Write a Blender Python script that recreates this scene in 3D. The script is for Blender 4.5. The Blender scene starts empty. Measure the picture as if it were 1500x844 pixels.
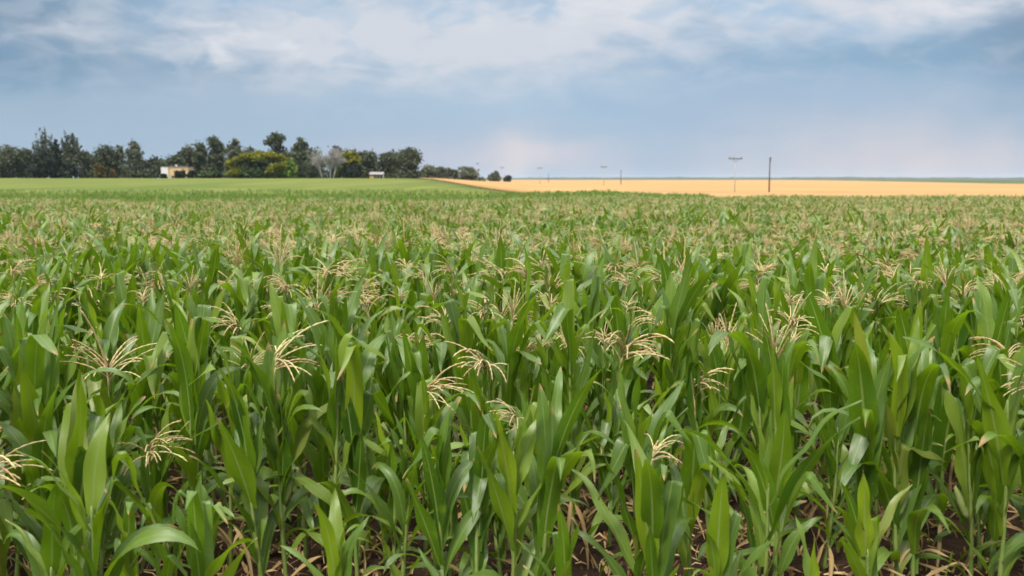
import bpy, math, random
import numpy as np
from mathutils import Vector, Matrix

# ------------------------------------------------------------------ camera
sc = bpy.context.scene
EYE, LENS, FPX, HZ = 2.8, 35.0, 1458.0, 262.0
TILT = math.atan((422 - HZ) / FPX)
cam = bpy.data.cameras.new('camera')
cam_o = bpy.data.objects.new('camera', cam)
sc.collection.objects.link(cam_o)
cam_o.location = (0, 0, EYE)
cam_o.rotation_euler = (math.pi / 2 - TILT, 0, 0)
cam.lens, cam.sensor_width = LENS, 36.0
cam.clip_start, cam.clip_end = 0.1, 40000
cam.dof.use_dof = True
cam.dof.focus_distance = 8.2
cam.dof.aperture_fstop = 2.4
sc.camera = cam_o

# ------------------------------------------------------------------ exposure
EXPO = 1.6
sc.view_settings.view_transform = 'Standard'
sc.view_settings.look = 'None'
sc.view_settings.gamma = 1.0
sc.view_settings.exposure = EXPO
sc.view_settings.use_curve_mapping = False
cy = sc.cycles
cy.use_denoising = True
cy.max_bounces = 6
cy.diffuse_bounces = 3
cy.glossy_bounces = 2
cy.transmission_bounces = 4
cy.transparent_max_bounces = 4
cy.volume_bounces = 1
cy.filter_width = 1.7

# ------------------------------------------------------------------ sun and sky
SUN_EL, SUN_AZ = math.radians(52), math.radians(205)      # behind the camera, a little to the left
sun = bpy.data.lights.new('sun', 'SUN')
sun.energy = 1.5
sun.angle = math.radians(11)
sun.color = (1.0, 0.94, 0.84)
sun_o = bpy.data.objects.new('sun', sun)
sc.collection.objects.link(sun_o)
sd = Vector((math.sin(SUN_AZ) * math.cos(SUN_EL), math.cos(SUN_AZ) * math.cos(SUN_EL), math.sin(SUN_EL)))
sun_o.rotation_euler = sd.to_track_quat('Z', 'Y').to_euler()

SKY_STR = 0.1
SKY_GAIN = 1.0
world = bpy.data.worlds.new('World')
sc.world = world
world.use_nodes = True


class NT:
    """short helper around a node tree"""
    def __init__(s, tree):
        s.t = tree
        s.n = tree.nodes
        s.l = tree.links

    def new(s, typ, **kw):
        n = s.n.new(typ)
        for k, v in kw.items():
            setattr(n, k, v)
        return n

    def put(s, sock, v):
        if v is None:
            return
        if isinstance(v, bpy.types.NodeSocket):
            s.l.new(v, sock)
        else:
            if isinstance(v, (tuple, list)) and len(v) == 3 and len(sock.default_value) == 4:
                v = (*v, 1)
            sock.default_value = v

    def math(s, op, a, b=None, c=None, clamp=False):
        n = s.new('ShaderNodeMath', operation=op, use_clamp=clamp)
        s.put(n.inputs[0], a)
        s.put(n.inputs[1], b)
        s.put(n.inputs[2], c)
        return n.outputs[0]

    def mix(s, f, a, b, mode='MIX'):
        n = s.new('ShaderNodeMix', data_type='RGBA', blend_type=mode)
        n.clamp_factor = True
        s.put(n.inputs[0], f)
        s.put(n.inputs[6], a)
        s.put(n.inputs[7], b)
        return n.outputs[2]

    def noise(s, vec, scale, detail=4, rough=0.55, dist=0.0):
        n = s.new('ShaderNodeTexNoise')
        s.put(n.inputs['Vector'], vec)
        n.inputs['Scale'].default_value = scale
        n.inputs['Detail'].default_value = detail
        n.inputs['Roughness'].default_value = rough
        n.inputs['Distortion'].default_value = dist
        return n.outputs[0]

    def xyz(s, x, y, z):
        n = s.new('ShaderNodeCombineXYZ')
        s.put(n.inputs[0], x)
        s.put(n.inputs[1], y)
        s.put(n.inputs[2], z)
        return n.outputs[0]

    def sep(s, v):
        n = s.new('ShaderNodeSeparateXYZ')
        s.put(n.inputs[0], v)
        return n.outputs

    def smooth(s, v, a, b):
        n = s.new('ShaderNodeMapRange', interpolation_type='SMOOTHSTEP')
        s.put(n.inputs[0], v)
        n.inputs[1].default_value = a
        n.inputs[2].default_value = b
        return n.outputs[0]


def srgb(r, g, b):
    f = lambda c: (c / 12.92 if c <= 0.04045 else ((c + 0.055) / 1.055) ** 2.4)
    return (f(r / 255), f(g / 255), f(b / 255))


def build_sky():
    nt = NT(world.node_tree)
    nt.n.clear()
    out = nt.new('ShaderNodeOutputWorld')
    bg = nt.new('ShaderNodeBackground')
    bg.inputs[1].default_value = SKY_STR
    sky = nt.new('ShaderNodeTexSky')
    sky.sky_type = 'NISHITA'
    sky.sun_disc = False
    sky.sun_elevation = SUN_EL
    sky.sun_rotation = SUN_AZ
    sky.dust_density = 2.0
    g = nt.new('ShaderNodeTexCoord').outputs['Generated']
    x, y, z = nt.sep(g)
    az = nt.math('ARCTAN2', x, y)
    el = nt.math('ARCSINE', z)
    A0 = nt.math('DIVIDE', az, 0.475)
    E0 = nt.math('DIVIDE', el, 0.177)
    # clouds: noise a little stretched along the horizon, used to warp the layers and to break them up
    big = nt.noise(nt.xyz(nt.math('MULTIPLY', A0, 2.0), nt.math('MULTIPLY', E0, 1.3), 3.1), 1.5, 3, 0.5)
    med = nt.noise(nt.xyz(nt.math('MULTIPLY', A0, 2.2), nt.math('MULTIPLY', E0, 1.9), 7.7), 2.0, 7, 0.52, 0.35)
    fine = nt.noise(nt.xyz(nt.math('MULTIPLY', A0, 2.4), nt.math('MULTIPLY', E0, 2.0), 1.2), 4.2, 9, 0.55, 0.5)
    soft = nt.noise(nt.xyz(nt.math('MULTIPLY', A0, 2.2), nt.math('MULTIPLY', E0, 1.9), 5.4), 3.0, 4, 0.5, 0.3)
    A = nt.math('ADD', A0, nt.math('MULTIPLY', nt.math('SUBTRACT', big, 0.5), 0.30))
    E = nt.math('ADD', E0, nt.math('MULTIPLY', nt.math('SUBTRACT', soft, 0.5), 0.30))

    def lin(c, k=1.0):
        r = srgb(*c)
        q = k / (2 ** EXPO) / SKY_STR * SKY_GAIN
        return tuple(v * q for v in r)

    def blob(px, py, sx, sy, power=2.0):
        a0 = math.atan((px - 750) / FPX)
        e0 = math.atan((HZ - py) / FPX * math.cos(a0)) / 0.177
        a0 /= 0.475
        dx = nt.math('DIVIDE', nt.math('SUBTRACT', A, a0), sx / 693)
        dy = nt.math('DIVIDE', nt.math('SUBTRACT', E, e0), sy / 258)
        r2 = nt.math('ADD', nt.math('MULTIPLY', dx, dx), nt.math('MULTIPLY', dy, dy))
        return nt.math('EXPONENT', nt.math('MULTIPLY', nt.math('POWER', r2, power / 2), -1.0))

    # the grey-blue rain veil under the cloud base, clear Nishita blue thinned out behind it
    veil = nt.mix(nt.smooth(E0, 0.0, 0.5), lin((164, 189, 214)), lin((153, 186, 214)))
    col = nt.mix(0.94, sky.outputs[0], veil)
    col = nt.mix(nt.math('MULTIPLY', blob(150, 165, 480, 80), 0.55), col, lin((170, 186, 202)))
    col = nt.mix(nt.math('MULTIPLY', blob(1130, 150, 260, 60), 0.5), col, lin((155, 178, 206)))
    # warm pale light low under the storm
    streak = nt.noise(nt.xyz(nt.math('MULTIPLY', A0, 7.0), nt.math('MULTIPLY', E0, 0.5), 0.3), 1.0, 4, 0.5)
    st = nt.math('ADD', 0.75, nt.math('MULTIPLY', nt.math('SUBTRACT', streak, 0.5), 1.0))
    def lay(col, f, c, k=1.0):
        return nt.mix(nt.math('MULTIPLY', f, k, clamp=True), col, c)
    col = lay(col, nt.math('MULTIPLY', blob(1350, 255, 290, 84), st), lin((216, 212, 217)), 1.2)
    col = lay(col, nt.math('MULTIPLY', blob(750, 235, 95, 42), st), lin((222, 216, 220)), 0.95)
    col = lay(col, nt.math('MULTIPLY', blob(620, 235, 140, 40), st), lin((200, 201, 216)), 0.6)
    col = lay(col, nt.math('MULTIPLY', blob(762, 228, 38, 36), st), lin((232, 224, 222)), 0.55)
    # the blue bands
    col = lay(col, blob(1240, 84, 390, 30, 2.6), lin((138, 174, 203)), 0.9)
    col = lay(col, blob(180, 92, 330, 34, 2.6), lin((128, 165, 194)), 0.9)
    col = lay(col, blob(-20, 20, 260, 85), lin((106, 141, 170)), 1.0)
    col = lay(col, blob(1490, 40, 130, 90), lin((122, 150, 176)), 0.9)
    col = nt.mix(nt.math('MULTIPLY', nt.math('MULTIPLY', nt.smooth(fine, 0.42, 0.68), nt.smooth(E0, 0.30, 0.75)), 0.34), col, lin((200, 209, 221)))
    col = nt.mix(nt.math('MULTIPLY', nt.math('MULTIPLY', nt.smooth(soft, 0.56, 0.36), nt.smooth(E0, 0.35, 0.8)), 0.30), col, lin((134, 163, 190)))
    # pale cloud masses, broken by the noise
    f1 = nt.smooth(med, 0.30, 0.62)
    f2 = nt.smooth(fine, 0.36, 0.66)
    fb = nt.math('ADD', nt.math('MULTIPLY', f1, 0.62), nt.math('MULTIPLY', f2, 0.38))
    mass = nt.math('ADD', blob(830, 22, 400, 60, 2.0), nt.math('MULTIPLY', blob(650, 70, 330, 46), 0.75))
    mass = nt.math('ADD', mass, nt.math('MULTIPLY', blob(560, 112, 330, 46), 0.52))
    mass = nt.math('ADD', mass, nt.math('MULTIPLY', blob(1330, 12, 190, 24), 0.85))
    mass = nt.math('ADD', mass, nt.math('MULTIPLY', blob(80, 52, 80, 20), 0.5))
    mass = nt.math('ADD', mass, nt.math('MULTIPLY', blob(330, 45, 160, 40), 0.45))
    mass = nt.math('MULTIPLY', mass, nt.math('ADD', 0.18, nt.math('MULTIPLY', fb, 1.0)), clamp=True)
    col = nt.mix(mass, col, lin((210, 216, 226)))
    puff = nt.math('ADD', blob(355, 55, 45, 9), blob(335, 77, 14, 10))
    puff = nt.math('ADD', puff, blob(435, 78, 16, 11))
    puff = nt.math('ADD', puff, nt.math('MULTIPLY', blob(900, 18, 260, 28), 0.7))
    puff = nt.math('ADD', puff, nt.math('MULTIPLY', blob(1340, 16, 90, 12), 0.7))
    puff = nt.math('MULTIPLY', puff, nt.math('ADD', 0.15, nt.math('MULTIPLY', f2, 0.75)), clamp=True)
    col = nt.mix(nt.math('MULTIPLY', puff, 0.8), col, lin((231, 232, 237)))
    # the bright overcast overhead, above what the photograph frames
    over = nt.mix(nt.noise(g, 2.3, 5, 0.55), lin((225, 230, 238), 2.2), lin((252, 250, 246), 6.5))
    mid = nt.mix(soft, lin((190, 200, 214), 0.9), lin((225, 228, 233), 1.1))
    col = nt.mix(nt.smooth(E0, 1.1, 2.2), col, mid)
    col = nt.mix(nt.smooth(E0, 2.6, 7.5), col, over)
    nt.l.new(col, bg.inputs[0])
    nt.l.new(bg.outputs[0], out.inputs[0])


build_sky()

# ------------------------------------------------------------------ helpers
rng = random.Random(11)
SC = sc.collection


def U(a, b):
    return rng.uniform(a, b)


def sstep(a, b, v):
    t = min(1.0, max(0.0, (v - a) / (b - a)))
    return t * t * (3 - 2 * t)


def hgt(x, y):
    """the lie of the land: falls away gently to the right, rises to the farm on the left"""
    z = -0.020 * min(max(y - 8, 0), 17) - 0.008 * min(max(y - 25, 0), 85)
    if y > 60:
        z += 3.80 * sstep(110, 480, y) * sstep(0.03, -0.10, x / y)
    return z


def ray(px, py):
    """direction of the line of sight, scaled to one metre of ground depth"""
    a, b = (px - 750) / FPX, (422 - py) / FPX
    ct, st = math.cos(TILT), math.sin(TILT)
    y, z = ct + b * st, b * ct - st
    return a / y, z / y


def tag(o, label=None, cat=None, group=None, kind=None):
    if label:
        o['label'] = label
    if cat:
        o['category'] = cat
    if group:
        o['group'] = group
    if kind:
        o['kind'] = kind
    return o


def link(name, data, parent=None):
    o = bpy.data.objects.new(name, data)
    SC.objects.link(o)
    if parent is not None:
        o.parent = parent
    return o


def empty(name, loc, rz=0.0):
    o = link(name, None)
    o.empty_display_size = 0.2
    o.location = loc
    o.rotation_euler = (0, 0, rz)
    return o


class MB:
    """collects verts, faces, uvs, tones and material slots and makes ONE mesh"""
    def __init__(s):
        s.v, s.f, s.uv, s.tone, s.mi = [], [], [], [], []

    def add(s, vs, fs, uvs=None, tone=0.0, mi=0):
        o = len(s.v)
        s.v += [tuple(p) for p in vs]
        for f in fs:
            s.f.append(tuple(i + o for i in f))
            s.mi.append(mi)
            s.tone.append(tone)
        s.uv += uvs if uvs else [(0.0, 0.0)] * len(vs)

    def box(s, c, d, tone=0.0, mi=0, rz=0.0):
        cx, cy_, cz = c
        hx, hy, hz = d[0] / 2, d[1] / 2, d[2] / 2
        cs, sn = math.cos(rz), math.sin(rz)
        vs = []
        for sx, sy, sz in ((-1, -1, -1), (1, -1, -1), (1, 1, -1), (-1, 1, -1), (-1, -1, 1), (1, -1, 1), (1, 1, 1), (-1, 1, 1)):
            x, y = sx * hx, sy * hy
            vs.append((cx + x * cs - y * sn, cy_ + x * sn + y * cs, cz + sz * hz))
        s.add(vs, [(0, 3, 2, 1), (4, 5, 6, 7), (0, 1, 5, 4), (1, 2, 6, 5), (2, 3, 7, 6), (3, 0, 4, 7)], None, tone, mi)

    def tube(s, pts, rad, n=6, tone=0.0, mi=0):
        pts = [Vector(p) for p in pts]
        vs, fs, uv = [], [], []
        ref = Vector((0.31, 0.95, 0.07)).normalized()
        m = len(pts)
        for i, p in enumerate(pts):
            t = (pts[min(i + 1, m - 1)] - pts[max(i - 1, 0)])
            t = t.normalized() if t.length > 1e-9 else Vector((0, 0, 1))
            a = t.cross(ref)
            if a.length < 1e-3:
                a = t.cross(Vector((1, 0, 0)))
            a.normalize()
            b = t.cross(a)
            r = rad[i] if isinstance(rad, (list, tuple)) else rad
            for k in range(n):
                q = 2 * math.pi * k / n
                vs.append(p + a * (math.cos(q) * r) + b * (math.sin(q) * r))
                uv.append((k / n, i / (m - 1)))
        for i in range(m - 1):
            for k in range(n):
                k2 = (k + 1) % n
                fs.append((i * n + k, i * n + k2, (i + 1) * n + k2, (i + 1) * n + k))
        fs.append(tuple(range(n - 1, -1, -1)))
        fs.append(tuple((m - 1) * n + k for k in range(n)))
        s.add(vs, fs, uv, tone, mi)

    def mesh(s, name, mats, smooth=True):
        me = bpy.data.meshes.new(name)
        me.from_pydata(s.v, [], s.f)
        for m in (mats if isinstance(mats, (list, tuple)) else [mats]):
            me.materials.append(m)
        me.polygons.foreach_set('material_index', s.mi)
        if smooth:
            me.polygons.foreach_set('use_smooth', [True] * len(s.f))
        uvl = me.uv_layers.new(name='UVMap')
        li = np.zeros(len(me.loops), dtype=np.int32)
        me.loops.foreach_get('vertex_index', li)
        uvl.data.foreach_set('uv', np.array(s.uv, dtype=np.float32)[li].ravel())
        at = me.attributes.new('tone', 'FLOAT', 'FACE')
        at.data.foreach_set('value', s.tone)
        me.update()
        return me

    def build(s, name, mats, parent=None, smooth=True):
        return link(name, s.mesh(name, mats, smooth), parent)


# ------------------------------------------------------------------ materials
def material(name):
    m = bpy.data.materials.new(name)
    m.use_nodes = True
    nt = NT(m.node_tree)
    nt.n.clear()
    out = nt.new('ShaderNodeOutputMaterial')
    return m, nt, out


def simple(name, c1, c2, scale=3.0, rough=0.85, spec=0.3, bump=0.0, detail=4):
    m, nt, out = material(name)
    p = nt.new('ShaderNodeBsdfPrincipled')
    v = nt.new('ShaderNodeTexCoord').outputs['Object']
    n = nt.noise(v, scale, detail, 0.6)
    nt.l.new(nt.mix(nt.smooth(n, 0.3, 0.7), c1, c2), p.inputs['Base Color'])
    p.inputs['Roughness'].default_value = rough
    p.inputs['Specular IOR Level'].default_value = spec
    if bump:
        b = nt.new('ShaderNodeBump')
        b.inputs['Strength'].default_value = bump
        nt.l.new(n, b.inputs['Height'])
        nt.l.new(b.outputs[0], p.inputs['Normal'])
    nt.l.new(p.outputs[0], out.inputs[0])
    return m


def leaf_material(name, dark, mid, light, under, transl, rough=0.42, spec=0.5, tr=0.4, midrib=True, tip=True):
    m, nt, out = material(name)
    rnd = nt.new('ShaderNodeObjectInfo').outputs['Random']
    at = nt.new('ShaderNodeAttribute', attribute_name='tone').outputs['Fac']
    r = nt.math('FRACT', nt.math('ADD', rnd, at))
    r2 = nt.math('FRACT', nt.math('MULTIPLY', r, 7.31))
    ramp = nt.new('ShaderNodeValToRGB')
    nt.l.new(r, ramp.inputs[0])
    e = ramp.color_ramp.elements
    e[0].position, e[0].color = 0.0, (*dark, 1)
    e[1].position, e[1].color = 1.0, (*light, 1)
    k = e.new(0.55)
    k.color = (*mid, 1)
    col = ramp.outputs[0]
    uv = nt.new('ShaderNodeTexCoord').outputs['UV']
    u, v, _ = nt.sep(uv)
    if midrib:
        # fine parallel veins, blotches of age, the pale midrib
        vein = nt.noise(nt.xyz(nt.math('MULTIPLY', u, 26), nt.math('MULTIPLY', v, 1.2), r2), 1.0, 2, 0.5)
        col = nt.mix(nt.math('MULTIPLY', nt.smooth(vein, 0.35, 0.65), 0.14), col, under)
        blot = nt.noise(nt.xyz(nt.math('MULTIPLY', u, 2), nt.math('MULTIPLY', v, 7), nt.math('MULTIPLY', r2, 9)), 1.0, 3, 0.6)
        col = nt.mix(nt.math('MULTIPLY', nt.smooth(blot, 0.56, 0.75), 0.35), col, light)
        rib = nt.math('ABSOLUTE', nt.math('SUBTRACT', u, 0.5))
        ribw = nt.math('SUBTRACT', 0.07, nt.math('MULTIPLY', v, 0.035))
        ribf = nt.math('SUBTRACT', 1.0, nt.smooth(nt.math('DIVIDE', rib, ribw), 0.5, 1.0))
        col = nt.mix(nt.math('MULTIPLY', ribf, 0.85), col, (0.23, 0.30, 0.09))
    if midrib:
        col = nt.mix(nt.math('MULTIPLY', nt.smooth(r2, 0.955, 0.99), 0.55), col, (0.30, 0.27, 0.05))
        vor = nt.noise(nt.xyz(nt.math('MULTIPLY', u, 9), nt.math('MULTIPLY', v, 50), nt.math('MULTIPLY', r2, 40)), 1.0, 2, 0.5)
        col = nt.mix(nt.math('MULTIPLY', nt.smooth(vor, 0.70, 0.74), 0.6), col, (0.26, 0.26, 0.10))
    bf = nt.new('ShaderNodeNewGeometry').outputs['Backfacing']
    col = nt.mix(nt.math('MULTIPLY', bf, 0.45), col, under)
    if tip:
        # some tips and margins are scorched
        tn = nt.noise(nt.xyz(nt.math('MULTIPLY', u, 3), nt.math('MULTIPLY', v, 9), nt.math('MULTIPLY', r2, 5)), 1.0, 3, 0.6)
        tv = nt.math('ADD', v, nt.math('MULTIPLY', nt.math('SUBTRACT', tn, 0.5), 0.12))
        th = nt.math('ADD', 0.90, nt.math('MULTIPLY', r2, 0.14))
        tf = nt.smooth(nt.math('SUBTRACT', tv, th), -0.02, 0.05)
        col = nt.mix(tf, col, (0.34, 0.23, 0.09))
    p = nt.new('ShaderNodeBsdfPrincipled')
    nt.l.new(col, p.inputs['Base Color'])
    p.inputs['Roughness'].default_value = rough
    p.inputs['Specular IOR Level'].default_value = spec
    if midrib:
        b = nt.new('ShaderNodeBump')
        b.inputs['Strength'].default_value = 0.25
        b.inputs['Distance'].default_value = 0.004
        nt.l.new(vein, b.inputs['Height'])
        nt.l.new(b.outputs[0], p.inputs['Normal'])
    t = nt.new('ShaderNodeBsdfTranslucent')
    nt.l.new(nt.mix(0.75, col, transl), t.inputs[0])
    mx = nt.new('ShaderNodeMixShader')
    mx.inputs[0].default_value = tr
    nt.l.new(p.outputs[0], mx.inputs[1])
    nt.l.new(t.outputs[0], mx.inputs[2])
    nt.l.new(mx.outputs[0], out.inputs[0])
    return m


M = {}
M['leaf'] = leaf_material('corn_leaf', (0.024, 0.078, 0.004), (0.080, 0.172, 0.005), (0.205, 0.285, 0.010),
                          (0.110, 0.165, 0.042), (0.23, 0.39, 0.005), 0.40, 0.5, 0.34)
M['dry'] = leaf_material('dry_corn_leaf', (0.24, 0.15, 0.065), (0.38, 0.27, 0.12), (0.50, 0.38, 0.19),
                         (0.30, 0.20, 0.10), (0.40, 0.26, 0.10), 0.8, 0.2, 0.25, False, False)
M['stalk'] = simple('corn_stalk', (0.10, 0.17, 0.035), (0.20, 0.24, 0.06), 6, 0.5, 0.4)
M['tassel'] = leaf_material('corn_tassel', (0.44, 0.29, 0.15), (0.55, 0.44, 0.23), (0.50, 0.47, 0.22),
                            (0.46, 0.34, 0.15), (0.50, 0.35, 0.14), 0.75, 0.2, 0.15, False, False)
M['husk'] = simple('ear_husk', (0.17, 0.23, 0.06), (0.25, 0.27, 0.10), 20, 0.6, 0.3)
M['silk'] = simple('ear_silk', (0.10, 0.035, 0.018), (0.20, 0.09, 0.04), 60, 0.7, 0.3)


def soil_mat():
    m, nt, out = material('soil')
    v = nt.new('ShaderNodeTexCoord').outputs['Object']
    a = nt.noise(v, 1.3, 6, 0.6)
    b = nt.noise(v, 14.0, 6, 0.65)
    c = nt.mix(nt.smooth(a, 0.3, 0.7), (0.024, 0.014, 0.010), (0.052, 0.030, 0.020))
    c = nt.mix(nt.smooth(b, 0.55, 0.75), c, (0.085, 0.05, 0.03))
    p = nt.new('ShaderNodeBsdfPrincipled')
    nt.l.new(c, p.inputs['Base Color'])
    p.inputs['Roughness'].default_value = 0.95
    p.inputs['Specular IOR Level'].default_value = 0.1
    bm = nt.new('ShaderNodeBump')
    bm.inputs['Strength'].default_value = 0.9
    bm.inputs['Distance'].default_value = 0.05
    nt.l.new(b, bm.inputs['Height'])
    nt.l.new(bm.outputs[0], p.inputs['Normal'])
    nt.l.new(p.outputs[0], out.inputs[0])
    return m


def field_mat(name, c1, c2, c3, ang, sx, sy, tram=None):
    """a crop seen from afar: streaks along the drilling direction, patches, a fine mottle"""
    m, nt, out = material(name)
    v = nt.new('ShaderNodeTexCoord').outputs['Object']
    mp = nt.new('ShaderNodeMapping')
    mp.inputs['Rotation'].default_value = (0, 0, ang)
    nt.l.new(v, mp.inputs[0])
    w = mp.outputs[0]
    x, y, z = nt.sep(w)
    st = nt.noise(nt.xyz(nt.math('MULTIPLY', x, sx), nt.math('MULTIPLY', y, sy), 0.0), 1.0, 5, 0.6)
    pat = nt.noise(w, 0.014, 4, 0.55, 0.4)
    fin = nt.noise(w, 2.2, 4, 0.7)
    c = nt.mix(nt.smooth(st, 0.35, 0.68), c1, c2)
    c = nt.mix(nt.math('MULTIPLY', nt.smooth(pat, 0.45, 0.72), 0.75), c, c3)
    c = nt.mix(nt.math('MULTIPLY', nt.smooth(fin, 0.5, 0.8), 0.25), c, c2)
    if tram:
        wob = nt.math('MULTIPLY', nt.math('SUBTRACT', pat, 0.5), 4.0)
        ln_ = nt.math('ABSOLUTE', nt.math('SUBTRACT', nt.math('FRACT', nt.math('DIVIDE', nt.math('ADD', x, wob), tram[0])), 0.5))
        c = nt.mix(nt.math('MULTIPLY', nt.math('SUBTRACT', 1.0, nt.smooth(ln_, 0.02, 0.06)), tram[1]), c, c3)
        oy = nt.sep(v)[1]
        e_ = nt.smooth(nt.math('ADD', oy, nt.math('MULTIPLY', nt.math('SUBTRACT', st, 0.5), 160)), 230, 130)
        c = nt.mix(nt.math('MULTIPLY', e_, tram[2]), c, c3)
    p = nt.new('ShaderNodeBsdfPrincipled')
    nt.l.new(c, p.inputs['Base Color'])
    p.inputs['Roughness'].default_value = 0.9
    p.inputs['Specular IOR Level'].default_value = 0.1
    b = nt.new('ShaderNodeBump')
    b.inputs['Strength'].default_value = 0.5
    b.inputs['Distance'].default_value = 0.15
    nt.l.new(fin, b.inputs['Height'])
    nt.l.new(b.outputs[0], p.inputs['Normal'])
    nt.l.new(p.outputs[0], out.inputs[0])
    return m


# ------------------------------------------------------------------ the ground and the fields
def polar_ground():
    rs = [0.0, 2, 4, 6, 8, 10, 13, 17, 22, 28, 36, 46, 58, 70, 82, 95, 110, 130, 150, 175, 200, 230, 260, 300, 340, 380,
          420, 460, 500, 560, 640, 760, 920, 1150, 1500, 2000, 2800, 4000, 6000, 9000]
    na = 144
    vs = [(0, 0, hgt(0, 0))]
    fs = []
    for r in rs[1:]:
        for k in range(na):
            a = 2 * math.pi * k / na
            x, y = r * math.sin(a), r * math.cos(a)
            vs.append((x, y, hgt(x, y)))
    for k in range(na):
        fs.append((0, 1 + (k + 1) % na, 1 + k))
    for i in range(len(rs) - 2):
        for k in range(na):
            a, b = 1 + i * na + k, 1 + i * na + (k + 1) % na
            fs.append((a, b, b + na, a + na))
    mb = MB()
    mb.add(vs, fs)
    return tag(mb.build('ground', soil_mat()), kind='structure')


polar_ground()


def edge_x(y):
    """where the wheat meets the green crop"""
    return 6.2 - 0.213 * (y - 230)


def wheat_far(u):
    return 3.1 * FPX / (1.7 + 6.6 * sstep(0.22, 0.54, u))


def crop_block(name, mat, rows, height, kind='structure'):
    """a standing crop: top surface on the land plus its cut sides; rows = list of lists of (x, y)"""
    vs, fs = [], []
    nr, nc = len(rows), len(rows[0])
    for off in (height, 0.02):
        for r in rows:
            for x, y in r:
                j = (math.sin(x * 0.9 + y * 0.31) + math.sin(x * 0.23 - y * 0.77)) * 0.04 if off > 0.1 else 0
                vs.append((x, y, hgt(x, y) + off + j))
    for i in range(nr - 1):
        for j in range(nc - 1):
            a = i * nc + j
            fs.append((a, a + 1, a + nc + 1, a + nc))
    n = nr * nc
    rim = [j for j in range(nc)] + [i * nc + nc - 1 for i in range(1, nr)] + \
          [(nr - 1) * nc + j for j in range(nc - 2, -1, -1)] + [i * nc for i in range(nr - 2, 0, -1)]
    for a, b in zip(rim, rim[1:] + rim[:1]):
        fs.append((b, a, a + n, b + n))
    mb = MB()
    mb.add(vs, fs)
    return tag(mb.build(name, mat), kind=kind)


M['wheat'] = field_mat('ripe_wheat', (0.330, 0.198, 0.078), (0.395, 0.250, 0.108), (0.270, 0.162, 0.066), -0.213, 0.12, 0.006, (27.0, 0.5, 0.0))
M['green'] = field_mat('young_crop', (0.095, 0.122, 0.024), (0.145, 0.160, 0.036), (0.060, 0.100, 0.016), 0.12, 0.16, 0.008, (19.0, 0.6, 0.8))
M['pasture'] = field_mat('pasture', (0.06, 0.085, 0.038), (0.10, 0.115, 0.05), (0.04, 0.065, 0.028), 1.4, 0.02, 0.004)

ys = [113 + 11.5 * i for i in range(33)]
crop_block('green_crop_field', M['green'],
           [[(-0.95 * y + (edge_x(y) - 3 + 0.95 * y) * j / 24, y) for j in range(25)] for y in ys], 0.3)
rows = []
for i in range(40):
    t = (i / 39) ** 1.7
    r = []
    for j in range(31):
        u = 1.15
        yf = wheat_far(max(0.0, 1.15 * (j / 30) - .07))
        y = 114 + (yf - 114) * t
        xe = edge_x(y) if y < 620 else edge_x(620) - (y - 620) * 0.03
        r.append((xe + (u * y + 60 - xe) * (j / 30), y))
    rows.append(r)
crop_block('wheat_field', M['wheat'], rows, 0.7)
ys = [505, 560, 640, 760, 920, 1150, 1500, 2000, 2800, 4000, 5600]
crop_block('pasture', M['pasture'], [[((-0.9 + 2.0 * j / 30) * y, y) for j in range(31)] for y in ys], 0.12)


def hills():
    mb = MB()
    for d, zt, w, seed in ((4300, 4.5, 250, 2), (5200, 9.5, 300, 5)):
        r = random.Random(seed)
        ph = [r.uniform(0, 6) for _ in range(8)]
        n = 240
        vs, fs = [], []
        for i in range(n + 1):
            x = (-0.25 + 1.15 * i / n) * d
            q = sum(math.sin(x * k * 0.0021 * (1 + .13 * k) + ph[k]) / (k + 1) for k in range(8))
            q2 = abs(math.sin(x * 0.021 + ph[3]) * math.sin(x * 0.057 + ph[5])) * 3.2
            z = zt + 2.2 * q + q2
            vs += [(x, d - w, -1.2), (x, d, max(0.5, z)), (x, d + w, -1.2)]
        for i in range(n):
            a = i * 3
            fs += [(a, a + 3, a + 4, a + 1), (a + 1, a + 4, a + 5, a + 2)]
        mb.add(vs, fs)
    return tag(mb.build('hills', simple('wooded_hills', (0.03, 0.045, 0.025), (0.06, 0.075, 0.035), 0.01), smooth=False), kind='structure')


hills()


def haze():
    m, nt, out = material('haze_air')
    v = nt.new('ShaderNodeVolumePrincipled')
    v.inputs['Color'].default_value = (0.62, 0.74, 0.92, 1)
    v.inputs['Density'].default_value = 0.00004
    v.inputs['Anisotropy'].default_value = 0.0
    nt.l.new(v.outputs[0], out.inputs['Volume'])
    mb = MB()
    mb.box((0, 3500, 15.5), (19000, 13600, 37))
    tag(mb.build('haze', m, smooth=False), kind='stuff')


HAZE = True
if HAZE:
    haze()


# ------------------------------------------------------------------ verge grass between wheat and green crop
def verge():
    r = random.Random(4)
    mb = MB()
    for i in range(3000):
        y = 222 + 260 * r.random()
        x = edge_x(y) + r.gauss(-1.0, .9)
        z = hgt(x, y)
        a = r.uniform(0, math.pi)
        h = r.uniform(0.25, 0.6)
        w = 0.12
        dx, dy = math.cos(a) * w, math.sin(a) * w
        lx, ly = r.uniform(-.3, .3), r.uniform(-.3, .3)
        mb.add([(x - dx, y - dy, z), (x + dx, y + dy, z), (x + lx, y + ly, z + h)], [(0, 1, 2)], None, r.random())
    m = leaf_material('verge_grass', (0.08, 0.095, 0.028), (0.14, 0.125, 0.045), (0.24, 0.17, 0.075), (0.1, 0.1, 0.05),
                      (0.1, 0.12, 0.03), 0.8, 0.2, 0.2, False, False)
    tag(mb.build('verge_grass', m, smooth=False), 'rough dry grass verge along the left edge of the wheat', 'grass', kind='stuff')


verge()

# ------------------------------------------------------------------ trees
def fol(name, d, mi, l):
    return leaf_material(name, d, mi, l, mi, l, 0.75, 0.15, 0.15, False, False)


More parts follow.
